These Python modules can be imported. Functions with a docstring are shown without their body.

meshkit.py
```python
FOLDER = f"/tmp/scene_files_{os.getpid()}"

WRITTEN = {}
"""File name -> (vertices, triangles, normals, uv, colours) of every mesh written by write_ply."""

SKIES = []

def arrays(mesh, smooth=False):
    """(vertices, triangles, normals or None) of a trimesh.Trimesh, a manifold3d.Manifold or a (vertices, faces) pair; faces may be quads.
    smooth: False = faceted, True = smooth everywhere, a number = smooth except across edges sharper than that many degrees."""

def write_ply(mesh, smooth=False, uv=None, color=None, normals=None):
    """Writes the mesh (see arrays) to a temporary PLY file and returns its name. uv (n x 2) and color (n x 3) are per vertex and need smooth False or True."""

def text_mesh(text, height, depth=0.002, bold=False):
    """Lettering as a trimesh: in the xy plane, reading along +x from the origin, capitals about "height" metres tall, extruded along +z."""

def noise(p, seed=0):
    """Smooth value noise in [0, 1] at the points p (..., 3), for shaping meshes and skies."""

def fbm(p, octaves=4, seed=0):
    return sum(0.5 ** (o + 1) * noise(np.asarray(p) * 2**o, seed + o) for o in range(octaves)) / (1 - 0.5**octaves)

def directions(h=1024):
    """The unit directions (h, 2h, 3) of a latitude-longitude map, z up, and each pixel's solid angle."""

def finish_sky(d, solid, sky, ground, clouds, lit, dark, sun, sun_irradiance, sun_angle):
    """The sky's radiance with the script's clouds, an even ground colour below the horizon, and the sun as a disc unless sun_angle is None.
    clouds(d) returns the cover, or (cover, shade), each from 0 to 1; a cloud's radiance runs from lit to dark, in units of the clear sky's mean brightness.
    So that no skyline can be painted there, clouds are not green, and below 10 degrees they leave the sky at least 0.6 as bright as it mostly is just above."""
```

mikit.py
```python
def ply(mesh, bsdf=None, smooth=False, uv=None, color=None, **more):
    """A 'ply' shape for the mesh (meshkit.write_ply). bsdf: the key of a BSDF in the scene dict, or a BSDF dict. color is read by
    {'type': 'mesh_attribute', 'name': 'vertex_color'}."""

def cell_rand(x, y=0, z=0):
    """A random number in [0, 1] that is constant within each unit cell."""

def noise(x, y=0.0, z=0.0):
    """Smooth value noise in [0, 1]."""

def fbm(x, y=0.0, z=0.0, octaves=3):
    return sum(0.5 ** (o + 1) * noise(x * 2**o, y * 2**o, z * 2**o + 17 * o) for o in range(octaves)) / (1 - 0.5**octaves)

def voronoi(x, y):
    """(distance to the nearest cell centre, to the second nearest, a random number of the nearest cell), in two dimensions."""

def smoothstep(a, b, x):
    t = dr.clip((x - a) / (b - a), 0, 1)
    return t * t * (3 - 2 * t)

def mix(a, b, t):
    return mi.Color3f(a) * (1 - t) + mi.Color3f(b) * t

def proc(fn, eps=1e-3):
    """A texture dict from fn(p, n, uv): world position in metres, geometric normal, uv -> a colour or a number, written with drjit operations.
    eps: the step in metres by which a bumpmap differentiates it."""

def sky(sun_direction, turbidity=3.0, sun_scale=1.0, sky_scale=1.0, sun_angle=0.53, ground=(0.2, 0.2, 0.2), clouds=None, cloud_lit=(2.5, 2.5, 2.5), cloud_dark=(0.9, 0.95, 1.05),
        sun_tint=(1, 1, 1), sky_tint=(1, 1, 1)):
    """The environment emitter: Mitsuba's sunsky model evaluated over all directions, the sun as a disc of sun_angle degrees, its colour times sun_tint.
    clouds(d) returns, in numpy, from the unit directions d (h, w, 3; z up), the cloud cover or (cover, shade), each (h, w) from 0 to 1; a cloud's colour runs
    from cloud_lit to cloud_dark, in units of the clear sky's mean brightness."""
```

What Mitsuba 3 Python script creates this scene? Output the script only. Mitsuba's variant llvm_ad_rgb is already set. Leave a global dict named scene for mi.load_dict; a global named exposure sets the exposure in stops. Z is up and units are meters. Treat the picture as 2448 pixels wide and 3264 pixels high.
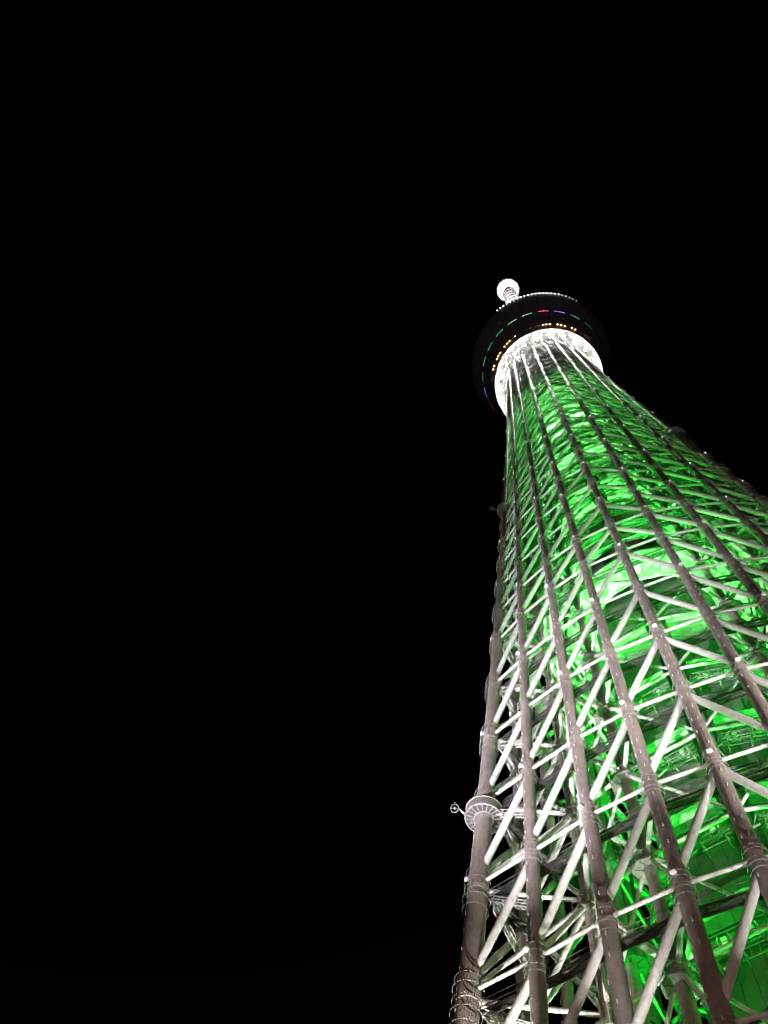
import math, random
import numpy as np, trimesh, mitsuba as mi, mikit, meshkit
import drjit as dr
from scipy.interpolate import CubicSpline
T = mi.ScalarTransform4f
rng = random.Random(7)
scene, labels = {}, {}

# ---------------------------------------------------------------- camera
D, YAW, PIT, ROLL, FPX = 74.157, -0.690199, 1.202046, 0.239171, 2746.23
fw = np.array([math.sin(YAW)*math.cos(PIT), math.cos(YAW)*math.cos(PIT), math.sin(PIT)])
r0 = np.array([math.cos(YAW), -math.sin(YAW), 0]); u0 = np.cross(r0, fw)
RT = math.cos(ROLL)*r0+math.sin(ROLL)*u0
UP = -math.sin(ROLL)*r0+math.cos(ROLL)*u0
EYE = np.array([0, -D, 1.6])
scene['camera'] = {'type': 'perspective', 'fov_axis': 'y', 'fov': math.degrees(2*math.atan(1632/FPX)), 'near_clip': 0.1, 'far_clip': 30000.0,
                   'to_world': T().look_at(origin=EYE.tolist(), target=(EYE+fw).tolist(), up=UP.tolist())}
exposure = 5.0
SKY_LEVEL = 0.00045
GAIN = 0.03125                 # lamp strengths below are written for exposure 0

# ---------------------------------------------------------------- night sky and lamps
scene['night_sky'] = mikit.sky((0.3, 0.8, 0.25), turbidity=3, sun_scale=0.0, sky_scale=SKY_LEVEL, sky_tint=(1.7, 0.75, 0.75), ground=(0.1, 0.1, 0.1))
scene['night_sky']['sampling_weight'] = 0.05

def spot(name, p, t, inten, col, angle, beam=None, w=1.0):
    scene[name] = {'type': 'spot', 'to_world': T().look_at(origin=list(map(float, p)), target=list(map(float, t)), up=[0.123, 0.2, 0.95] if abs(t[0]-p[0])+abs(t[1]-p[1]) > .5 else [1, 0, 0]),
                   'intensity': {'type': 'rgb', 'value': [float(inten*c*GAIN) for c in col]}, 'cutoff_angle': float(angle), 'beam_width': float(beam if beam else angle*.6), 'sampling_weight': float(w)}

def pol(r, deg, z=0.0):                 # deg measured from the side that faces the camera, positive to the right
    a = math.radians(deg-90.59)
    return np.array([r*math.cos(a), r*math.sin(a), z])

GREEN, PALE_GREEN, MID_GREEN = (0.008, 1.0, 0.035), (0.20, 1.0, 0.20), (0.10, 1.0, 0.11)
WHITE, COOL = (1.0, 0.945, 0.88), (1.0, 0.91, 0.98)
# white floodlights at the tower's feet, just outside the lattice, and beams from the plaza
for n_, (deg_, r_, rt_, i_) in enumerate(((-50, 31.8, 25.5, 6800), (-27, 27.4, 21.8, 4100), (3, 24.6, 19.8, 3400), (29, 27.4, 21.8, 4200), (51, 31.8, 25.5, 6600))):
    spot('base_flood' if n_ == 0 else 'base_flood_%03d' % n_, pol(r_, deg_, 30), pol(rt_+2.5, deg_, 100), i_, WHITE, 19, 10, .6)
spot('plaza_flood_left', (-44, -72, 4), (-13, -17, 90), 80000, COOL, 10.8, 6.5, 1.0)
spot('plaza_flood_corner', (-68, -34, 4), (-24, -13, 108), 56000, COOL, 9, 5.5, .6)
spot('plaza_flood_right', (60, -45, 4), (4, -19, 73), 64000, WHITE, 8.0, 4.5, .7)
spot('added_front_fill', (6, -92, 3), (-2, -19, 70), 3900, (1.0, 0.60, 0.47), 40, 24, .8)  # added dim fill standing in for the glow of the city
spot('foot_flood', (-19, -7, 1), (-17.5, -8, 60), 42000, (1.0, 0.92, 0.78), 13, 7, .7)
spot('foot_flood_corner', pol(29.6, -53, 3), pol(23.5, -50, 90), 30000, WHITE, 13, 8, .7)
for n_ in range(4):
    spot('deck_down_%d' % n_, pol(18.4, -68+45*n_, 311), pol(16.6, -68+45*n_, 270), 15000, WHITE, 34, 22, .35)
spot('mast_flood', pol(11, -30, 459), pol(2.5, -20, 612), 360000, (1, 0.97, 0.9), 8, 6, .8)
spot('mast_flood_right', pol(11, 25, 459), pol(2.5, 20, 612), 320000, (1, 0.97, 0.9), 8, 6, .8)
# added glowing rings in place of the green floodlights: (radius, height, inward, upward, width, radiance, colour, sampling weight)
ADDED_STRIPS = [(13.6, 49.9+12.53*q, .69, .724, .5, 52, GREEN, .6) for q in range(5)]+[(13.0, 109.5, .2, .98, .5, 250, MID_GREEN, .8), (13.9, 132.2, .6, .8, .5, 260, GREEN, 1.0), (13.2, 166.0, .7, .71, .4, 300, MID_GREEN, .8), (13.0, 197.0, .75, .66, .4, 430, MID_GREEN, .8), (12.6, 226.0, .75, .66, .4, 560, PALE_GREEN, .8)]
DECK_LAMP = (17.6, 310.0, 480.0, 1.6)    # white lamps under the deck

# ---------------------------------------------------------------- materials
def steel(base, amp=0.12, rough=0.5, spec=0.35, sc=0.9):
    b = np.array(base)
    def fn(p, n, uv):
        t = mikit.fbm(p.x*sc, p.y*sc, p.z*sc*0.6, 3)
        s = mikit.noise(p.x*6.0, p.y*6.0, p.z*5.0)
        k = 1-amp+2*amp*t*0.8+(s-0.5)*amp*0.7
        return mi.Color3f(float(b[0]), float(b[1]), float(b[2]))*k
    return {'type': 'twosided', 'bsdf': {'type': 'principled', 'base_color': mikit.proc(fn), 'roughness': rough, 'specular': spec}}
def plain(base, rough=0.5, spec=0.3):
    return {'type': 'twosided', 'bsdf': {'type': 'principled', 'base_color': {'type': 'rgb', 'value': list(base)}, 'roughness': rough, 'specular': spec}}
scene['white_steel'] = steel((0.58, 0.57, 0.56))
scene['shaded_column_steel'] = steel((0.265, 0.228, 0.208), 0.3)  # same white paint as the braces, with shade put into the colour
scene['hoop_paint'] = plain((0.13, 0.125, 0.12))
scene['black_steel'] = plain((0.015, 0.015, 0.016))
scene['hoop_steel'] = plain((0.30, 0.29, 0.28))
scene['catwalk_steel'] = plain((0.045, 0.042, 0.04))
scene['gallery_steel'] = plain((0.20, 0.21, 0.20))
scene['rail_steel'] = plain((0.17, 0.165, 0.16))
scene['shade_dark_steel'] = plain((0.16, 0.155, 0.15))  # dark steel; its tone stands in for shade on high struts and platforms
scene['platform_steel'] = plain((0.24, 0.23, 0.22))
scene['pale_steel'] = plain((0.62, 0.62, 0.60))
scene['grey_steel'] = plain((0.30, 0.30, 0.29))
scene['core_cladding'] = steel((0.085, 0.09, 0.085), 0.22, 0.6, 0.3, 0.35)
scene['core_cladding_pale'] = steel((0.10, 0.105, 0.10), 0.22, 0.6, 0.3, 0.35)
scene['core_cladding_dark'] = steel((0.066, 0.07, 0.066), 0.2, 0.6, 0.3, 0.35)
scene['band_paint'] = steel((0.30, 0.31, 0.30), 0.08, 0.6, 0.2, 0.2)
scene['upper_cladding'] = steel((0.30, 0.31, 0.30), 0.2, 0.6, 0.3, 0.35)
scene['upper_cladding_pale'] = steel((0.50, 0.51, 0.50), 0.2, 0.6, 0.3, 0.35)
scene['upper_cladding_dark'] = steel((0.15, 0.16, 0.15), 0.2, 0.6, 0.3, 0.35)
scene['soffit_paint'] = steel((0.66, 0.67, 0.65), 0.06, 0.6, 0.2, 0.2)
scene['dark_metal'] = plain((0.05, 0.05, 0.055))
scene['bowl_metal'] = steel((0.22, 0.17, 0.18), 0.25, 0.45, 0.4, 0.5)
scene['dark_glass'] = plain((0.012, 0.012, 0.016), 0.08, 0.6)
scene['white_paint'] = plain((0.74, 0.74, 0.73), 0.55, 0.25)
scene['paving'] = steel((0.22, 0.21, 0.20), 0.2, 0.8, 0.2, 0.05)

# ---------------------------------------------------------------- mesh helpers
def frame(d):
    d = d/np.linalg.norm(d); a = np.array([0, 0, 1.0]) if abs(d[2]) < .9 else np.array([1.0, 0, 0])
    x = np.cross(a, d); x /= np.linalg.norm(x); return x, np.cross(d, x), d

class MB:
    def __init__(s): s.v, s.f, s.n = [], [], 0
    def add(s, v, f):
        s.v.append(np.asarray(v, float)); s.f.append(np.asarray(f, int)+s.n); s.n += len(v); return s
    def tube(s, pts, rad, n=12, caps=True):
        pts = np.asarray(pts, float); m = len(pts); rad = np.broadcast_to(rad, (m,))
        t = np.gradient(pts, axis=0) if m > 2 else np.repeat((pts[1]-pts[0])[None], 2, 0)
        ang = np.arange(n)*2*np.pi/n; vs = []
        x0, y0, _ = frame(t[0])
        for i in range(m):
            d = t[i]/np.linalg.norm(t[i]); x = x0-d*(x0@d); x /= np.linalg.norm(x); y = np.cross(d, x)
            vs.append(pts[i]+rad[i]*(np.cos(ang)[:, None]*x+np.sin(ang)[:, None]*y))
        v = np.vstack(vs); i, j = np.meshgrid(np.arange(m-1), np.arange(n), indexing='ij')
        q = np.stack([i*n+j, i*n+(j+1) % n, (i+1)*n+(j+1) % n, (i+1)*n+j], -1).reshape(-1, 4)
        f = np.vstack([q[:, [0, 1, 2]], q[:, [0, 2, 3]]])
        if caps:
            v = np.vstack([v, pts[:1], pts[-1:]]); k = np.arange(n); a, b = m*n, m*n+1
            f = np.vstack([f, np.stack([k*0+a, (k+1) % n, k], 1), np.stack([k*0+b, (m-1)*n+k, (m-1)*n+(k+1) % n], 1)])
        return s.add(v, f)
    def bar(s, a, b, w, h, up=(0, 0, 1)):           # box beam from a to b, w wide, h high
        a, b = np.asarray(a, float), np.asarray(b, float); d = b-a; d /= np.linalg.norm(d)
        x = np.cross(d, np.asarray(up, float)); x /= np.linalg.norm(x); y = np.cross(x, d)
        c = [o+x*sx*w/2+y*sy*h/2 for o in (a, b) for sx, sy in ((-1, -1), (1, -1), (1, 1), (-1, 1))]
        return s.add(c, [[0, 2, 1], [0, 3, 2], [4, 5, 6], [4, 6, 7], [0, 1, 5], [0, 5, 4], [1, 2, 6], [1, 6, 5], [2, 3, 7], [2, 7, 6], [3, 0, 4], [3, 4, 7]])
    def prism(s, poly, dvec):                        # closed 3D polygon (convex or star from centroid) extruded along dvec
        p = np.asarray(poly, float); n = len(p); q = p+np.asarray(dvec, float)
        v = np.vstack([p, q, p.mean(0)[None], q.mean(0)[None]]); k = np.arange(n); j = (k+1) % n
        return s.add(v, np.vstack([np.stack([k, j, j+n], 1), np.stack([k, j+n, k+n], 1), np.stack([k*0+2*n, j, k], 1), np.stack([k*0+2*n+1, k+n, j+n], 1)]))
    def lathe(s, prof, n=96, a0=0., a1=360., off=0.):   # prof: (r,z) list, about the tower axis
        full = abs(a1-a0) >= 359.9; m = n if full else n+1
        A = np.radians(np.linspace(a0, a1, n, endpoint=False) if full else np.linspace(a0, a1, n+1))+math.radians(-90.59+off)
        prof = np.asarray(prof, float); P = len(prof)
        v = np.stack([prof[:, 0][:, None]*np.cos(A), prof[:, 0][:, None]*np.sin(A), np.repeat(prof[:, 1][:, None], m, 1)], -1).reshape(-1, 3)
        i, j = np.meshgrid(np.arange(P-1), np.arange(n), indexing='ij'); jn = (j+1) % m
        q = np.stack([i*m+j, i*m+jn, (i+1)*m+jn, (i+1)*m+j], -1).reshape(-1, 4)
        return s.add(v, np.vstack([q[:, [0, 1, 2]], q[:, [0, 2, 3]]]))
    def ball(s, c, r, k=1):
        m = trimesh.creation.icosphere(subdivisions=k, radius=r); return s.add(m.vertices+np.asarray(c), m.faces)
    def ring(s, c, axis, R, r, n=20, m=5):
        x, y, d = frame(np.asarray(axis, float)); A = np.arange(n)*2*np.pi/n; B = np.arange(m)*2*np.pi/m
        v = [np.asarray(c)+(R+r*math.cos(b))*(math.cos(a)*x+math.sin(a)*y)+r*math.sin(b)*d for a in A for b in B]
        i, j = np.meshgrid(np.arange(n), np.arange(m), indexing='ij'); ii, jj = (i+1) % n, (j+1) % m
        q = np.stack([i*m+j, ii*m+j, ii*m+jj, i*m+jj], -1).reshape(-1, 4)
        return s.add(v, np.vstack([q[:, [0, 1, 2]], q[:, [0, 2, 3]]]))
    def mesh(s): return np.vstack(s.v), np.vstack(s.f)
    def __bool__(s): return bool(s.v)

count = {}
def key_for(name):
    k = count.get(name, 0); count[name] = k+1
    return name if k == 0 else '%s_%03d' % (name, k)
def put(name, mb, mat, smooth=False, **extra):
    k = key_for(name); scene[k] = mikit.ply(mb.mesh() if isinstance(mb, MB) else mb, mat, smooth, **extra); return k
def stuff(name, mb, mat, smooth=False, text=None):
    if not mb: return
    k = put(name, mb, mat, smooth); labels[k] = {'kind': 'stuff'}
    if text: labels[k]['label'] = text
    return k
def glow(col, w=0.0):
    return {'emitter': {'type': 'area', 'radiance': {'type': 'rgb', 'value': [float(c)*GAIN for c in col]}, 'sampling_weight': w}}
def pix(P):
    d = np.asarray(P, float)-EYE; z = d@fw
    return (1224+FPX*(d@RT)/z, 1632-FPX*(d@UP)/z) if z > 1 else (-9e9, -9e9)
def shown(a, b):                                    # length in the frame, for deciding which pieces are parts of their own
    p = [pix(np.asarray(a)+(np.asarray(b)-np.asarray(a))*t) for t in (0, .25, .5, .75, 1)]
    n = sum(-60 < x < 2508 and -60 < y < 3324 for x, y in p)
    return n/5*math.hypot(p[0][0]-p[4][0], p[0][1]-p[4][1]) if n else 0.0

# ---------------------------------------------------------------- ground
g = MB(); a = np.linspace(0, 2*np.pi, 65)[:-1]
gv = [[0, 0, 0]]+[[R*math.cos(t), R*math.sin(t), 0] for R in (60, 400, 9000) for t in a]
gf = [[0, 1+i, 1+(i+1) % 64] for i in range(64)]+[f for k in (0, 1) for i in range(64) for f in ([1+k*64+i, 65+k*64+i, 65+k*64+(i+1) % 64], [1+k*64+i, 65+k*64+(i+1) % 64, 1+k*64+(i+1) % 64])]
g.add(gv, gf); k = put('plaza_ground', g, 'paving'); labels[k] = {'kind': 'structure'}

# ---------------------------------------------------------------- the tower's plan
TW = 'lattice_tower'
ZS = np.array([0, 40, 100, 170, 250, 340.])
RK = np.array([[20.9, 20.30, 18.99, 19.42, 17.37, 15.0], [21.8, 21.01, 19.82, 19.51, 17.46, 15.0], [24.4, 23.15, 21.49, 19.75, 17.57, 15.0],
               [28.6, 26.70, 24.11, 21.00, 17.68, 15.0], [35.7, 32.2, 27.4, 22.6, 17.89, 15.0]])
AK = np.array([[0]*6, [.289, .2948, .3070, .2803, .2683, .2617], [.586, .5924, .6007, .5569, .5324, .5235],
               [.872, .8658, .8517, .8194, .7909, .7853], [1.0472]*6])
FR = [CubicSpline(ZS, RK[k]) for k in range(5)]; FA = [CubicSpline(ZS, AK[k]) for k in range(5)]
PHI = math.radians(-90.59)
def col(i, z):                 # column i = 0..23, 3 is the middle of the face towards the camera (i%8-3 from mid-face)
    s, k = divmod(i % 24, 8); k -= 3; z = np.asarray(z, float)
    th = PHI+s*2*np.pi/3+np.sign(k)*FA[abs(k)](z)*(k != 0); r = FR[abs(k)](z)
    return np.stack([r*np.cos(th), r*np.sin(th), z+0*th], -1)
def colrad(i, z):
    k = abs(i % 8-3)
    return np.interp(z, [0, 57, 90, 108, 125, 200, 320], [1.15, 1.06, .91, .80, .74, .62, .48]) if k == 4 else np.interp(z, [0, 60, 130, 200, 320], [.76, .70, .58, .52, .42])
ZL = [6.9+12.53*i for i in range(10)]; ZL += [ZL[-1]+9.9*(i+1) for i in range(11)]; ZL += [ZL[-1]+7.5*(i+1) for i in range(11)]
NL = len(ZL)
def inner(j, z):               # inner columns j = 0..8: 37, 60, 83 degrees and so on round the tower
    deg = (37, 60, 83)[j % 3]+120*(j//3); k = 4 if j % 3 == 1 else 2
    r = np.minimum(19.0, FR[4](z)-3.6) if k == 4 else np.minimum(15.5, FR[2](z)-2.9)
    th = PHI+math.radians(deg); z = np.asarray(z, float)
    return np.stack([r*np.cos(th), r*np.sin(th), z+0*r], -1)
def mid(s, z):                 # inner ring point behind the middle of each face
    r = np.minimum(14.2, FR[0](z)-3.2); th = PHI+s*2*np.pi/3; return np.array([r*math.cos(th), r*math.sin(th), float(z)])

# columns with node sleeves
for i in range(24):
    zs, rs = [0.0], [float(colrad(i, 0.))]
    for z in ZL:
        r = float(colrad(i, z))
        for dz, f in ((-1.35, 1), (-1.3, 1.06), (1.0, 1.06), (1.05, 1)): zs.append(z+dz); rs.append(r*f)
    zs.append(319.0); rs.append(float(colrad(i, 319.)))
    ck = put(TW+'__column', MB().tube(col(i, np.array(zs)), rs, 20), 'shaded_column_steel', 40)
    th = PHI+(i//8)*2*np.pi/3+(i % 8-3)*math.radians(15)
    vis = math.cos(th-PHI) > -0.25
    if not vis: continue
    # lifting lugs and rung cleats down the outer side of the column
    lug = MB()
    for z in np.arange(42, 250, 2.1):
        p, q = col(i, z), col(i, z+.34); r = float(colrad(i, z)); d = q-p
        for da in (-.55, .35):
            o = np.array([math.cos(th+da), math.sin(th+da), 0]); side = np.array([-o[1], o[0], 0])
            if rng.random() < .75: lug.bar(p+o*(r+.02), q+o*(r+.02), .07, .12, up=o)
    stuff(ck+'__cleat', lug, 'pale_steel')
    # guard hoops round the joints
    far = MB()
    for L, z in enumerate(ZL):
        if not 40 < z < 215: continue
        for m in range(5):
            zz = z-(3.6-m*1.15 if i % 8 == 7 else 2.1-m*.66)+rng.uniform(-.15, .15); c = col(i, zz); ax = col(i, zz+1)-c
            rr = float(colrad(i, zz))+.20+(.14 if m % 2 else .05)
            out = np.array([math.cos(th), math.sin(th), 0.])
            if z < 118 and i % 24 in (23, 0, 1, 2, 3, 4, 5): put(ck+'__hoop', MB().ring(c+out*.08, ax, rr, .024, 24, 5), 'hoop_steel', True)
            else: far.ring(c+out*.08, ax, rr, .03, 14, 4)
    stuff(ck+'__outer_hoop', far, 'hoop_steel')
    # small white lamps on the outer side
    for L, z in enumerate(ZL[3:30], 3):
        if (L+i) % 2 and z < 225: continue
        if z > 225 and (L+i) % 3: continue
        c = col(i, z+.6); o = np.array([math.cos(th), math.sin(th), 0]); sd = np.array([-o[1], o[0], 0])
        r = float(colrad(i, z)); p = c+o*(r+.16)
        lk = put(ck+'__lamp', MB().ball(p, .11 if z < 140 else .13, 1), 'white_paint', True, **glow((1.9, 1.75, 1.7)))
        if z < 120: put(lk.replace('__lamp', '__lamp_bracket'), MB().bar(p-o*.1-np.array([0, 0, .22]), p+o*.3-np.array([0, 0, .22]), .5, .12), 'white_paint')

def emit(name, items, mat, most=300, n=10, text=None, high=None):
    """items: (a, b, radius). The ones that show largest become parts of their own, the rest one part."""
    items = sorted(items, key=lambda t: -shown(t[0], t[1])*(1+t[2]))
    high = high or mat  # upper pieces may take a darker steel that imitates silhouettes
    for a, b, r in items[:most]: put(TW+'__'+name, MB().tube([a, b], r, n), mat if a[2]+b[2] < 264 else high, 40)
    for m_ in dict.fromkeys((mat, high)):
        rest = MB()
        for a, b, r in items[most:]:
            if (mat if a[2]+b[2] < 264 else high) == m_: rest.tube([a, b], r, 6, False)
        stuff(TW+'__'+name, rest, m_, True, text)

# outer braces fall away from the middle of each face; ring beams level with the nodes
diag, beam = [], []
for L, z in enumerate(ZL):
    for i in range(24):
        k = i % 8-3; j = (i+1) % 24
        beam.append((col(i, z-.2), col(j, z-.2), .20 if z < 229 else .15))
        if L:
            u, d = (i, j) if k >= 0 else (j, i)        # upper end nearer the middle of the face
            if k == 4: u, d = j, i
            A, B = col(u, z-1.1), col(d, ZL[L-1]+1.0)
            if k == 4: A, B = col(j, z-1.1), col(i, ZL[L-1]+1.0)
            diag.append((A, B, float(np.interp(z, [60, 130, 180, 230, 310], [.40, .35, .27, .22, .18]))))
emit('diagonal_brace', diag, 'white_steel', 300, 14, 'braces round the far sides and top of the lattice')
emit('ring_beam', beam, 'white_steel', 300, 10, 'ring beams round the far sides and top of the lattice')

# inner columns
for j in range(9):
    zs, rs = [0.0], [.72]
    for z in ZL:
        for dz, f in ((-1.5, 1), (-1.4, 1.28), (.9, 1.28), (1.0, 1)): zs.append(z+dz-.8); rs.append(float(np.interp(z, [0, 100, 320], [.72, .62, .4]))*f)
    put(TW+'__inner_column', MB().tube(inner(j, np.array(zs)), rs, 16), 'shaded_column_steel', 40)

for j in (0, 1, 2, 6, 7, 8):
    for z in ZL[3:12]:
        c_ = inner(j, z-2.6); m = MB(); A_ = np.arange(9)*2*np.pi/8+.39; P_ = [c_+1.75*np.array([math.cos(a), math.sin(a), 0]) for a in A_]; Q_ = [c_+.75*np.array([math.cos(a), math.sin(a), 0]) for a in A_]
        if not (0 < pix(c_)[0] < 2448 and 0 < pix(c_)[1] < 3264): continue
        for k_ in range(8):
            m.bar(P_[k_], P_[k_+1], .1, .2); m.bar(Q_[k_], P_[k_], .1, .16); m.prism([Q_[k_], P_[k_], P_[k_+1], Q_[k_+1]], [0, 0, .05])
            m.tube([P_[k_], P_[k_]+[0, 0, 1.1]], .035, 5); m.tube([P_[k_]+[0, 0, 1.1], P_[k_+1]+[0, 0, 1.1]], .035, 5)
        put(TW+'__node_platform', m, 'shade_dark_steel')
for j in (1, 7):
    ld = MB(); o_ = inner(j, 60.)*[1, 1, 0]/19.0; sd_ = np.array([-o_[1], o_[0], 0])*(1 if j == 1 else -1)
    for k_ in (-.25, .25): ld.tube([inner(j, z_)-sd_*1.0+o_*k_ for z_ in np.arange(30, 132, 6.)], .045, 5)
    for z_ in np.arange(30, 126, .9): ld.tube([inner(j, z_)-sd_*1.0-o_*.25, inner(j, z_)-sd_*1.0+o_*.25], .035, 4)
    for z_ in np.arange(32, 126, 3.1): ld.ring(inner(j, z_)-sd_*1.25, (0, 0, 1), .42, .03, 12, 4)
    put(TW+'__caged_ladder', ld, 'pale_steel')
strut, inring = [], []
for L, z in enumerate(ZL):
    zz = z-.9; s2 = .25 if z < 130 else .19
    for s in range(3):
        I = lambda kk, y, s=s: {3: inner(3*s, y), 4: inner(3*s+1, y), 5: inner(3*s+2, y)}[kk]
        c = lambda kk, y, s=s: col(8*s+3+kk, y)
        i37, i60, i83 = I(3, zz), I(4, zz), I(5, zz); m0, m1 = mid(s, zz), mid(s+1, zz)
        strut += [(c(4, zz), i60, s2), (c(2, zz), i37, s2), (c(1, zz), i37, s2), (c(6, zz), i83, s2), (c(7, zz), i83, s2), (c(0, zz), m0, s2*.8)]
        inring += [(i37, i60, s2*.9), (i60, i83, s2*.9), (m0, i37, s2*.8), (i83, m1, s2*.8)]
        if L:
            y = ZL[L-1]-.9; w = .29 if z < 130 else .21
            strut += [(c(3, y+.9), i60, w), (c(5, y+.9), i60, w), (c(2, zz+.7), I(4, y), w), (c(6, zz+.7), I(4, y), w),
                      (c(1, y+.9), i37, w*.8), (c(7, y+.9), i83, w*.8), (c(0, zz), mid(s, y), .14)]
            strut += [(c(4, y+.9), i60, w*.8), (i60, c(4, y+.9)*.5+I(4, y)*.5, .12)]
            inring += [(i37, I(4, y), w*.7), (i83, I(4, y), w*.7), (i60, I(3, y), w), (i60, I(5, y), w), (i37, mid(s, y), w*.62), (i83, mid(s+1, y), w*.62)]
emit('radial_strut', strut, 'white_steel', 300, 10, 'struts between the outer and inner columns on the far sides', 'shade_dark_steel')  # upper struts and beams darkened in colour to read as silhouettes
emit('inner_beam', inring, 'white_steel', 300, 10, 'beams of the inner ring on the far sides and higher up', 'shade_dark_steel')

# service catwalks that run round behind the outer columns, below the nodes
back = MB()
for L in range(3, 22):
    z = ZL[L]-1.9
    for i in range(24):
        a, b = col(i, z), col(i+1, z); th = (i//8)*120+(i % 8-2.5)*15
        ia, ib = a*[1, 1, 0]/np.linalg.norm(a[:2]), b*[1, 1, 0]/np.linalg.norm(b[:2])
        a0, b0, a1, b1 = a-ia*1.1, b-ib*1.1, a-ia*2.0, b-ib*2.0
        up = np.array([0, 0, 1.])
        front = math.cos(math.radians(th)) > -.2 and z < 140 and shown(a, b) > 0
        m, rl = (MB(), MB()) if front else (back, back)
        m.bar(a0, b0, .14, .26); m.bar(a1, b1, .14, .26); m.bar(a0*.42+a1*.58+up*.06, b0*.42+b1*.58+up*.06, .40, .05)
        if front:
            for t in np.linspace(.1, .9, 5): m.bar(a0+(b0-a0)*t, a1+(b1-a1)*t, .08, .12)
        for p, q in ((a0, b0), (a1, b1)):
            for hgt in ((.55, 1.1) if front else (1.1,)): rl.tube([p+up*hgt, q+up*hgt], .028, 5, False)
            if front:
                for t in np.linspace(0, 1, 6): o = p+(q-p)*t; rl.tube([o, o+up*1.1], .026, 5, False)
        if front:
            k = put(TW+'__catwalk', m, 'catwalk_steel'); put(k+'__railing', rl, 'rail_steel')
stuff(TW+'__catwalk', back, 'catwalk_steel', text='catwalks round the far sides and higher up')

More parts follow.
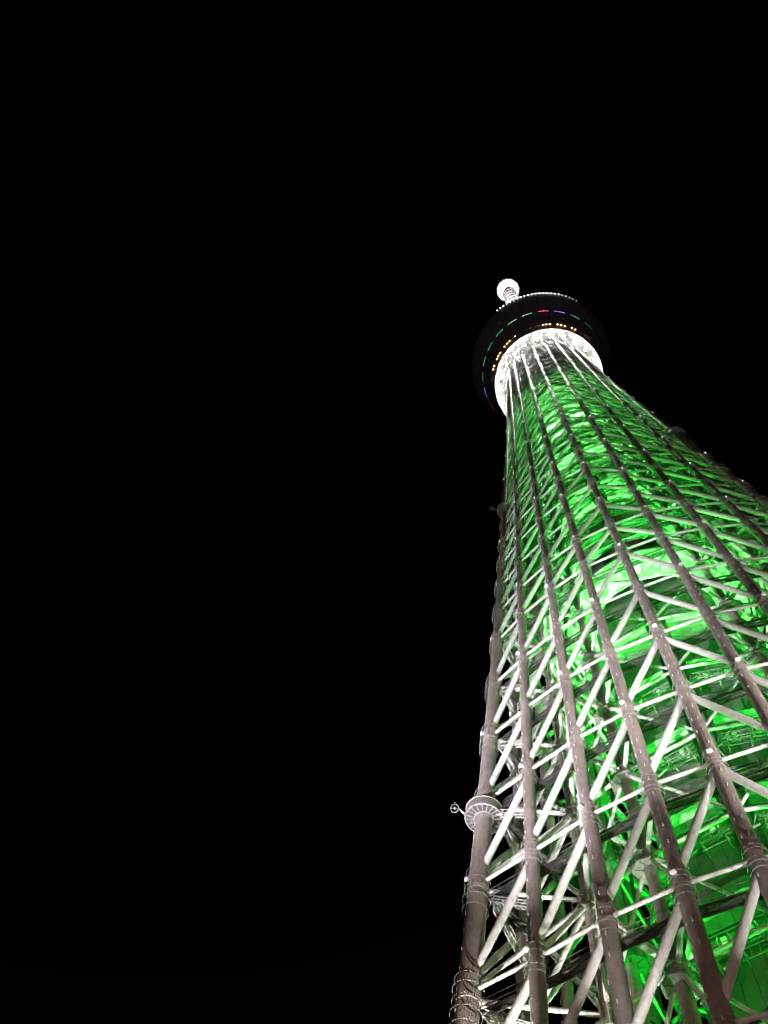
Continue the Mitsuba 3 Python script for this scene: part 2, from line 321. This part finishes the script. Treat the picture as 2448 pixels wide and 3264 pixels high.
# lattice gangways from the corner columns in to the inner columns
for s in range(3):
    for L in range(3, 12):
        for kk, jj in ((3, 0), (5, 0)):
            z = ZL[L]-2.3; p, q = col(8*s+7, z-.2), col(8*s+3+kk, z-5.4)
            d = q-p; p, q = p+d*.07, p+d*.93
            if shown(p, q) < 30: continue
            m = MB(); sd = np.cross(q-p, [0, 0, 1.]); sd /= np.linalg.norm(sd); inn = -np.array([*(p[:2]), 0])/np.linalg.norm(p[:2])
            P4 = [inn*1.2+sd*w+np.array([0, 0, h]) for w in (0, .55) for h in (0, .75)]
            for o in P4: m.tube([p+o, q+o], .05, 6, False)
            for t in np.linspace(0, 1, 9)[:-1]:
                e, f = p+(q-p)*t, p+(q-p)*(t+.125)
                m.tube([e+P4[0], f+P4[1]], .03, 5, False); m.tube([e+P4[2], f+P4[3]], .03, 5, False); m.tube([e+P4[0], e+P4[2]], .03, 5, False)
            put(TW+'__lattice_gangway', m, 'pale_steel', True)

# ---------------------------------------------------------------- inner core
CORE = TW+'__core'
def plan(scale=1.0):           # twelve faced plan with an upright slot in the middle of each front
    P = []
    for s in range(3):
        for x, y in ((-6.95, -6.9), (-1.45, -7.95), (-1.45, -7.05), (1.3, -7.05), (1.3, -7.95), (6.95, -6.9)):
            c, n = math.cos(s*2*np.pi/3), math.sin(s*2*np.pi/3); P.append((scale*(x*c-y*n), scale*(x*n+y*c)))
    return np.array(P)
def shell(P, z0, z1, mb=None):
    m = mb or MB(); n = len(P); k = np.arange(n); j = (k+1) % n
    v = np.vstack([np.c_[P, np.full(n, z0)], np.c_[P, np.full(n, z1)]])
    return m.add(v, np.vstack([np.stack([k, j, j+n], 1), np.stack([k, j+n, k+n], 1)]))
put(CORE, shell(plan(), 0, 318), 'core_cladding_dark')
PL = plan()
faces = []                      # (a, b, outward) for the flat faces between slots
for s in range(3):
    for e0, e1 in ((0, 1), (4, 5), (5, 6)):
        a, b = PL[(6*s+e0) % 18], PL[(6*s+e1) % 18]; d = b-a; faces.append((a, b, np.array([d[1], -d[0]])/np.linalg.norm(d)))
def facing(a, b, z): return ((np.array([*((a+b)/2), z])-EYE)@np.array([*np.array([(b-a)[1], -(b-a)[0]]), 0])) < 0
BZ = [77.8+12.53*k for k in range(-6, 4)]
rest_p = MB()
for zb in BZ:
    for a, b, o in faces:
        d = (b-a)/np.linalg.norm(b-a); W_ = np.linalg.norm(b-a); vis = facing(a, b, zb) and zb > 35
        P3 = lambda t, off, z: np.array([*(a+d*t+o*off), z])
        n = 4
        for q in range(n):       # cladding panels above and below the band
            for z0, z1 in ((zb+.62, zb+6.9), (zb-5.45, zb-.62)):
                z1 = min(z1, 127.0)
                if z1-z0 < .5: continue
                pr = .10+rng.uniform(-.035, .035); m = MB() if vis else rest_p
                t0, t1 = W_*q/n+.05, W_*(q+1)/n-.05
                m.prism([P3(t0, .004, z0), P3(t1, .004, z0), P3(t1, .004, z1), P3(t0, .004, z1)], [*(o*pr), 0])
                if vis: put(CORE+'__wall_panel', m, rng.choice(('core_cladding', 'core_cladding', 'core_cladding', 'core_cladding', 'core_cladding_pale', 'core_cladding_dark')))
        m = MB() if vis else rest_p; m.bar(P3(.15, .28, zb), P3(W_-.15, .28, zb), .56, 1.05)
        if vis: put(CORE+'__band', m, 'band_paint')
        m = MB() if vis else rest_p
        for dz in (-2.35, -2.75, -4.9): m.bar(P3(0, .3, zb+dz), P3(W_, .3, zb+dz), .36, .14)
        if vis: put(CORE+'__ledge', m, 'core_cladding_pale')
stuff(CORE+'__wall_panel', rest_p, 'core_cladding', text='cladding on the far faces of the core')
# pipes in the front slots
for s in range(3):
    c, n = math.cos(s*2*np.pi/3), math.sin(s*2*np.pi/3)
    for x in (-.95, -.35, .75):
        y = -7.45; p = np.array([x*c-y*n, x*n+y*c])
        put(CORE+'__riser_pipe', MB().tube([[*p, 0], [*p, 316]], .13, 8), 'core_cladding_pale', True)

# galleries hung round the core between the bands, with lattice railings and basket frames
lamp_n = 0
for zi, zb in enumerate(BZ[2:], 2):
    for fi, (a, b, o) in enumerate(faces):
        if not facing(a, b, zb) or zb > 110: continue
        d = (b-a)/np.linalg.norm(b-a); W_ = np.linalg.norm(b-a)
        P3 = lambda t, off, z: np.array([*(a+d*t+o*off), z])
        z = zb-5.6; m = MB()
        for off in (1.35, 1.95): m.bar(P3(-.2, off, z), P3(W_+.2, off, z), .07, .08)
        for t in np.arange(.1, W_, .62): m.bar(P3(t, 1.35, z), P3(t, 1.95, z), .05, .06)
        for t in (.4, W_/2, W_-.4): m.bar(P3(t, .1, z-.1), P3(t, 2.6, z-.1), .1, .14); m.tube([P3(t, .1, z-1.1), P3(t, 2.5, z-.1)], .035, 5)
        gk = put(CORE+'__gallery', m, 'gallery_steel')
        r = MB(); zr = zb-6.5
        for hz in (0, .85): r.tube([P3(-.2, 2.55, zr+hz), P3(W_+.2, 2.55, zr+hz)], .055, 6)
        ts = np.arange(-.1, W_, .85)
        for q, t in enumerate(ts): r.tube([P3(t, 2.55, zr+(.85 if q % 2 else 0)), P3(t+.85, 2.55, zr+(0 if q % 2 else .85))], .035, 5); r.tube([P3(t, 2.55, zr+.85), P3(t+.16, 2.55, zr+1.18)], .03, 5)
        put(gk+'__truss_rail', r, 'gallery_steel', True)
        bk = MB(); t0, t1 = (W_*.55, W_-.1) if fi % 3 == 0 else (.1, W_*.45)
        for off, hz in ((2.9, -1.9), (2.9, -.9)): bk.tube([P3(t0, off, zr+hz), P3(t1, off, zr+hz)], .06, 6)
        for t in np.linspace(t0, t1, 4): bk.tube([P3(t, 2.55, zr+.2), P3(t, 2.9, zr-1.9)], .06, 6)
        bk.tube([P3(t0-.5, 2.55, zr+.5), P3(t0-1.3, 2.7, zr-1.6)], .07, 6); bk.bar(P3(t0-1.9, 2.7, zr-1.65), P3(t0-.6, 2.7, zr-1.2), .22, .16)
        put(gk+'__basket_frame', bk, 'gallery_steel', True)
        for t in (W_*.27, W_*.73):
            px_, py_ = pix(P3(t, .75, zb-3.9)); n_ = 3-(zi-6)
            if fi not in (0, 1) or not (0 < px_ < 2448 and 0 < py_ < 3264): continue
            side = 'left' if fi == 0 else 'right'; near = 'nearer' if (t > W_/2) == (fi == 0) else 'farther from'
            text = 'boxy floodlight %s of the core slot, under the %s pale band, %s the slot' % (side, ('first', 'second', 'third', 'fourth', 'fifth', 'sixth')[len(BZ)-1-zi], near)
            lk = key_for('floodlight'); q = P3(t, .75, zb-3.9); f = MB().bar(P3(t-.26, .75, zb-3.9), P3(t+.26, .75, zb-3.9), .42, .5)
            scene[lk+'__housing'] = mikit.ply(f.mesh(), 'soffit_paint')
            y = MB()
            for sx in (-1, 1): y.tube([P3(t+sx*.16, .1, zb-4.4), P3(t+sx*.62, .55, zb-4.3), P3(t+sx*.66, .8, zb-3.8), P3(t+sx*.5, .85, zb-3.3)], .05, 5)
            y.bar(P3(t-.5, .2, zb-4.45), P3(t+.5, .2, zb-4.45), .3, .08)
            scene[lk+'__yoke'] = mikit.ply(y.mesh(), 'pale_steel', True)
            labels[lk] = {'label': text, 'category': 'floodlight', 'group': 'floodlights along the core wall'}

# wide soffit and platform at the top of the lower core
SO = TW+'__platform'
m = MB().lathe([(9.6, 127.6), (14.3, 127.6)], 72); put(SO+'__soffit', m, 'soffit_paint')
m = MB().lathe([(14.32, 127.4), (14.6, 127.4), (14.6, 131.2), (14.3, 131.25), (9.0, 131.3)], 72); put(SO, m, 'dark_metal', 30)
for q in range(24):
    c = pol(1, 15*q+7.5); put(SO+'__rib', MB().bar(c*9.9+[0, 0, 127.45], c*14.1+[0, 0, 127.45], .14, .24), 'pale_steel')
m = MB()
for hz in (.5, 1.1, 1.7, 2.3): m.lathe([(14.5, 131.25+hz-.04), (14.58, 131.25+hz-.04), (14.58, 131.25+hz+.04), (14.5, 131.25+hz+.04), (14.5, 131.25+hz-.04)], 72)
for q in range(72):
    c = pol(14.54, 5*q); m.tube([c+[0, 0, 131.2], c+[0, 0, 133.6]], .04, 5)
put(SO+'__railing', m, 'pale_steel')

# added green light rings round the core, with dark backings
for R_, z_, ci, cu, w_, L_, c_, sw in ADDED_STRIPS:
    h_ = w_/2; m = MB().lathe([(R_+cu*h_, z_+ci*h_), (R_-cu*h_, z_-ci*h_)], 72); v_, f_ = m.mesh()
    n_ = np.cross(v_[f_[0, 1]]-v_[f_[0, 0]], v_[f_[0, 2]]-v_[f_[0, 0]])
    if n_[2] < 0: f_ = f_[:, ::-1]
    put(CORE+'__lamp_strip', (v_, f_), 'dark_metal', **glow([c*L_ for c in c_], sw))
    put(CORE+'__lamp_tray', MB().lathe([(R_+cu*h_+.05*ci, z_+ci*h_-.06*cu), (R_-cu*h_+.05*ci, z_-ci*h_-.06*cu)], 72), 'dark_metal')
# upper core: rows of small pale and dark cladding panels between floor edges
restc, restf = MB(), MB(); cand = []
for zi, z in enumerate(np.arange(134.5, 300, 6.2)):
    for a, b, o in faces:
        vis = facing(a, b, z); d = (b-a)/np.linalg.norm(b-a); W_ = np.linalg.norm(b-a); P3 = lambda t, off, z: np.array([*(a+d*t+o*off), z])
        f = MB() if vis and z < 225 else restf
        f.bar(P3(0, .35, z), P3(W_, .35, z), .7, .5); f.bar(P3(0, .2, z+1.0), P3(W_, .2, z+1.0), .2, .12)
        if f is not restf: put(CORE+'__floor_edge', f, 'upper_cladding_pale')
        n = 6
        for q in range(n):
            for z0, z1 in ((z+1.3, z+2.9), (z+3.1, z+5.6)):
                g_ = [P3(W_*q/n+.04, .004, z0), P3(W_*(q+1)/n-.04, .004, z0), P3(W_*(q+1)/n-.04, .004, z1), P3(W_*q/n+.04, .004, z1)]
                pr = .08+rng.uniform(-.03, .05); mat = rng.choice(('upper_cladding', 'upper_cladding', 'soffit_paint', 'upper_cladding_dark', 'upper_cladding_pale'))
                if vis: cand.append((g_, o*pr, mat, z0))
                else: restc.prism(g_, [*(o*pr), 0])
for g_, pr, mat, z0 in cand[:300]: put(CORE+'__cladding_panel', MB().prism(g_, [*pr, 0]), mat)
for mat in ('upper_cladding', 'soffit_paint', 'upper_cladding_dark', 'upper_cladding_pale'):
    mm = MB()
    for g_, pr, m_, z0 in cand[300:]:
        if m_ == mat: mm.prism(g_, [*pr, 0])
    stuff(CORE+'__cladding_panel', mm, mat, text='small cladding panels high on the core')
stuff(CORE+'__cladding_panel', restc, 'upper_cladding', text='cladding panels on the far faces of the core')
stuff(CORE+'__floor_edge', restf, 'upper_cladding_pale', text='floor edges on the far faces and top of the core')
put(TW+'__upper_platform', MB().lathe([(8.5, 248.0), (14.1, 248.0), (14.2, 248.2), (14.2, 249.2), (8.5, 249.3)], 60), 'upper_cladding_pale', 30)  # bright soffit, also added and widened to stop green light rising
# floor frames that tie the upper core to the inner columns
fr = MB()
for L in range(11, NL):
    z = ZL[L]-1.6
    for j in range(9):
        p = inner(j, z); q = p*[9.2/np.linalg.norm(p[:2]), 9.2/np.linalg.norm(p[:2]), 1]
        fr.bar(p, q, .3, .4)
    for s in range(3):
        p = mid(s, z); q = p*[8.0/np.linalg.norm(p[:2])]*2+[1] if False else np.array([p[0]*7.6/np.linalg.norm(p[:2]), p[1]*7.6/np.linalg.norm(p[:2]), z]); fr.bar(p, q, .3, .4)
    fr.lathe([(10.9, z-.1), (11.5, z-.1), (11.5, z+.1), (10.9, z+.1), (10.9, z-.1)], 36)
stuff(TW+'__floor_frame', fr, 'rail_steel', text='floor frames between the upper core and the inner columns')

# ---------------------------------------------------------------- observation deck
DK = TW+'__observation_deck'
bowl = [(19.6, 315.72), (19.9, 317.2), (20.6, 319.6), (21.2, 322.6), (22.2, 327.5), (23.3, 331.6), (23.75, 333.7), (25.4, 340.0), (27.0, 346.4), (27.6, 349.6), (27.75, 350.3), (27.75, 352.2), (27.2, 352.5), (24.0, 357.0), (18.0, 361.5), (10.0, 362.5), (.1, 363)]
put(DK, MB().lathe(bowl, 120), 'bowl_metal', 30)
put(DK+'__underside', MB().lathe([(13.0, 318.9), (15.5, 318.2), (19.45, 315.75), (19.6, 315.72)], 96), 'white_paint', 30)
put(DK+'__hatch_ring', MB().lathe([(.1, 319.4), (13.0, 319.4), (13.0, 318.9)], 48), 'pale_steel')
for q in range(24):
    c = pol(1, 15*q+.5); t = np.array([-c[1], c[0], 0])
    poly = [c*16.2+[0, 0, 317.9], c*18.5+[0, 0, 316.45], c*18.3+[0, 0, 315.75], c*17.3+[0, 0, 315.9], c*16.4+[0, 0, 316.8]]
    put(DK+'__bracket_fin', MB().prism([p-t*.22 for p in poly], t*.44), 'grey_steel')
m = MB()
for q in range(24): m.ball(pol(DECK_LAMP[0], 15*q+8, DECK_LAMP[1]), .32, 1)
k = put(DK+'__underside_lamp', m, 'white_paint', True, **glow((DECK_LAMP[2], DECK_LAMP[2]*.98, DECK_LAMP[2]*.95), DECK_LAMP[3])); labels[k] = {'kind': 'stuff'}
def bz(z): return float(np.interp(z, [p[1] for p in bowl[:11]], [p[0] for p in bowl[:11]]))
# ribs of the bowl
for q in range(48):
    m = MB(); deg = 7.5*q+3.75; zz = [316.5, 319.6, 327.5, 333.7, 340, 346.4, 350.0]
    m.tube([pol(bz(z)+.03, deg, z) for z in zz], .09, 5); put(DK+'__rib', m, 'dark_metal', True)
for z in (323.5, 329.5, 337.5, 344.0): put(DK+'__seam', MB().ring((0, 0, z), (0, 0, 1), bz(z)+.02, .1, 96, 5), 'dark_metal', True)
# warm downlights in threes
warm = [18.5, 21.9, 25.6, 32.9, 36.5, 40.3, 47.6, 51.5, -11.3, -18.5, -22.1, -26.0, -33.4, -37.1, -40.6, -47.9, -51.8]
for deg in warm:
    r_ = .25 if deg != -11.3 else .17
    put(DK+'__downlight', MB().ball(pol(bz(319.3)+.10, deg, 319.3), r_, 2), 'white_paint', True, **glow((9.0, 4.8, 1.8)))
for deg in (10.9, -56.3, 62.5, 65.5, -14.5, 14.0, 5.5, -60, 69, -63.5):
    put(DK+'__downlight', MB().ball(pol(bz(319.3)+.08, deg, 319.3), .08, 1), 'white_paint', True, **glow((3.0, 1.4, .8)))
# lit windows, three panes each, and unlit ones between
wcol = {-2: (0.02, .16, .06), -3: (0.01, .20, .06), -1: (0.02, .22, .08), 0: (0.10, .30, .14), 1: (.14, .24, .15), 2: (.75, .05, .09), 3: (.16, .12, .62), 4: (.03, .15, .08), 5: (.008, .035, .02), -4: (0.01, .10, .03), -5: (.10, .09, .34), -6: (.06, .008, .014)}
for q in range(24):
    n = q if q < 12 else q-24; cdeg = 14.85*(n-1)+22.2+(-0.0)-14.85
    wk = put(DK+'__window', MB().lathe([(bz(331.6)+.03, 331.5), (bz(333.8)+.03, 333.8)], 8, cdeg-4.9, cdeg+4.9), 'dark_glass')
    for p in range(3):
        a0, a1 = cdeg-4.7+3.2*p, cdeg-4.7+3.2*p+2.75
        m = MB().lathe([(bz(332.2)+.07, 332.2), (bz(333.0)+.07, 333.0)], 3, a0, a1)
        c = wcol.get(n)
        if c is None: put(wk+'__pane', m, 'dark_glass')
        else: put(wk+'__pane', m, 'dark_glass', **glow([x*(2.2+1.4*((p*7+q*3) % 4)/3) for x in c]))
# small triangular lamps along the rim
for q in range(-5, 18):
    deg = 1.45+3.03*q; c = pol(1, deg); t = np.array([-c[1], c[0], 0]); w = .25 if -4 < q < 13 else (.22 if q < 13 else .25-.03*(q-12))
    if q > 15 or q < -4: w *= .7
    p = c*27.75+[0, 0, 350.9]
    put(DK+'__rim_lamp', MB().prism([p+t*.06, p-t*.06, p+c*.55-t*w*1.1, p+c*.55+t*w*1.1], [0, 0, .06]), 'white_paint', **glow((5.0, 4.9, 4.9) if q < 13 else (2.0, 2.0, 2.0)))

# upper gallery, hidden behind the deck from the photo's standpoint, and mast
put(TW+'__upper_gallery', MB().lathe([(6.2, 438), (9, 440), (12.6, 447), (12.8, 452), (11.0, 456), (5.0, 458)], 72), 'bowl_metal', 30)
put(TW+'__neck', MB().lathe([(8.0, 361), (7.2, 400), (6.2, 440)], 48), 'pale_steel', True)
MA = TW+'__mast'
put(MA, MB().lathe([(4.0, 456), (3.7, 540), (3.5, 606)], 40), 'black_steel', True)
for z in np.arange(500, 600, 13.0):
    put(MA+'__hoop', MB().lathe([(3.6, z), (4.35, z+.2), (4.35, z+5.4), (3.6, z+5.6)], 40), 'hoop_paint', 30)
    put(MA+'__gap', MB().lathe([(3.72, z-1.7), (3.85, z-1.6), (3.85, z-.2), (3.72, z-.1)], 40), 'black_steel', 30)
put(MA+'__head', MB().lathe([(3.6, 606), (4.4, 608), (6.6, 614), (7.75, 619.5), (7.8, 626), (6.5, 629), (.1, 630)], 14), 'white_paint')
for q in range(14):
    c = pol(1, 360/14*q); m = MB().tube([c*4.45+[0, 0, 607.9], c*6.62+[0, 0, 613.9], c*7.78+[0, 0, 619.5]], .09, 5)
    put(MA+'__head_rib', m, 'pale_steel', True)
put(MA+'__head_collar', MB().ring((0, 0, 612.3), (0, 0, 1), 6.0, .22, 40, 6), 'grey_steel', True)

labels[TW] = {'label': 'very tall white steel lattice tower at night with a green floodlit core and round deck', 'category': 'tower'}

# ---------------------------------------------------------------- things hung on the corner columns
def ring_platform(i, z, label, paint='platform_steel'):
    n = key_for('ring_platform'); labels[n] = {'label': label, 'category': 'platform', 'group': 'ring platforms round the corner columns'}
    c = col(i, z); ax = col(i, z+1)-c; ax /= np.linalg.norm(ax); x, y, _ = frame(ax); r = float(colrad(i, z)); R = r+1.12
    S = lambda nm, mb, mat, sm=False: scene.__setitem__(n+'__'+nm, mikit.ply(mb.mesh(), mat, sm))
    def ringband(R0, R1, h0, h1, N=40):
        m = MB(); A = np.arange(N)*2*np.pi/N; v = []
        for t in A:
            e = math.cos(t)*x+math.sin(t)*y
            v += [c+e*R0+ax*h0, c+e*R1+ax*h0, c+e*R1+ax*h1, c+e*R0+ax*h1]
        f = []
        for k in range(N):
            for p in range(4):
                a_, b_, c_, d_ = 4*k+p, 4*k+(p+1) % 4, 4*((k+1) % N)+(p+1) % 4, 4*((k+1) % N)+p; f += [[a_, b_, c_], [a_, c_, d_]]
        return m.add(v, f)
    S('rim', ringband(R-.1, R+.04, 0, .22), paint); S('collar', ringband(r+.02, r+.16, -.02, .2), paint)
    S('floor', ringband(r+.1, R-.05, .1, .15), 'dark_metal'); S('guard', ringband(R-.04, R, .3, 1.25), 'shade_dark_steel')
    S('handrail', MB().ring(c+ax*1.32, ax, R, .045, 40, 5), 'pale_steel', True)
    for k in range(20):
        e = math.cos(k*math.pi/10)*x+math.sin(k*math.pi/10)*y
        scene[n+('__spoke' if k == 0 else '__spoke_%03d' % k)] = mikit.ply(MB().bar(c+e*(r+.05)+ax*.02, c+e*(R-.05)+ax*.02, .09, .14, up=ax).mesh(), paint)
    return c, R
def sensor(c, R, z, label):
    n = key_for('wind_sensor'); labels[n] = {'label': label, 'category': 'wind sensor'}
    o = pol(1, -58); o[2] = 0
    p = c+o*R+[0, 0, .6]; q = p+o*1.15+[0, 0, .6]; S = lambda nm, mb, mat: scene.__setitem__(n+'__'+nm, mikit.ply(mb.mesh(), mat, True))
    S('arm', MB().tube([p, q-o*.5], .06, 8).tube([p-[0, 0, .4], q-o*.5], .04, 6), 'pale_steel')
    S('cage', MB().ring(q, (0.2, 1, .35), .5, .035, 24, 5).ring(q, (0, .2, 1), .48, .03, 24, 5).tube([q-o*.5, q+o*.5], .04, 6).tube([q-[0, 0, .5], q+[0, 0, .5]], .03, 6), 'shade_dark_steel')
    S('head', MB().ball(q+[0, 0, .02], .17, 2).tube([q, q+[0, 0, .95]], .035, 6).ball(q+[0, 0, .95], .09, 1), 'shade_dark_steel')
c, R = ring_platform(23, 79.0, 'spoked ring platform low on the left corner column, its spokes lit from below')
sensor(c, R, 79, 'small round caged wind sensor on an arm left of the low ring platform')
c, R = ring_platform(23, 177.0, 'dim ring platform high on the left corner column', 'shade_dark_steel')  # darker steel than the low platform, dimness put into the colour
sensor(c, R, 177, 'faint caged wind sensor high up at the left edge of the tower')
ring_platform(7, 177.0, 'dim ring platform high up at the right edge of the tower', 'shade_dark_steel')  # dimness put into the colour here too
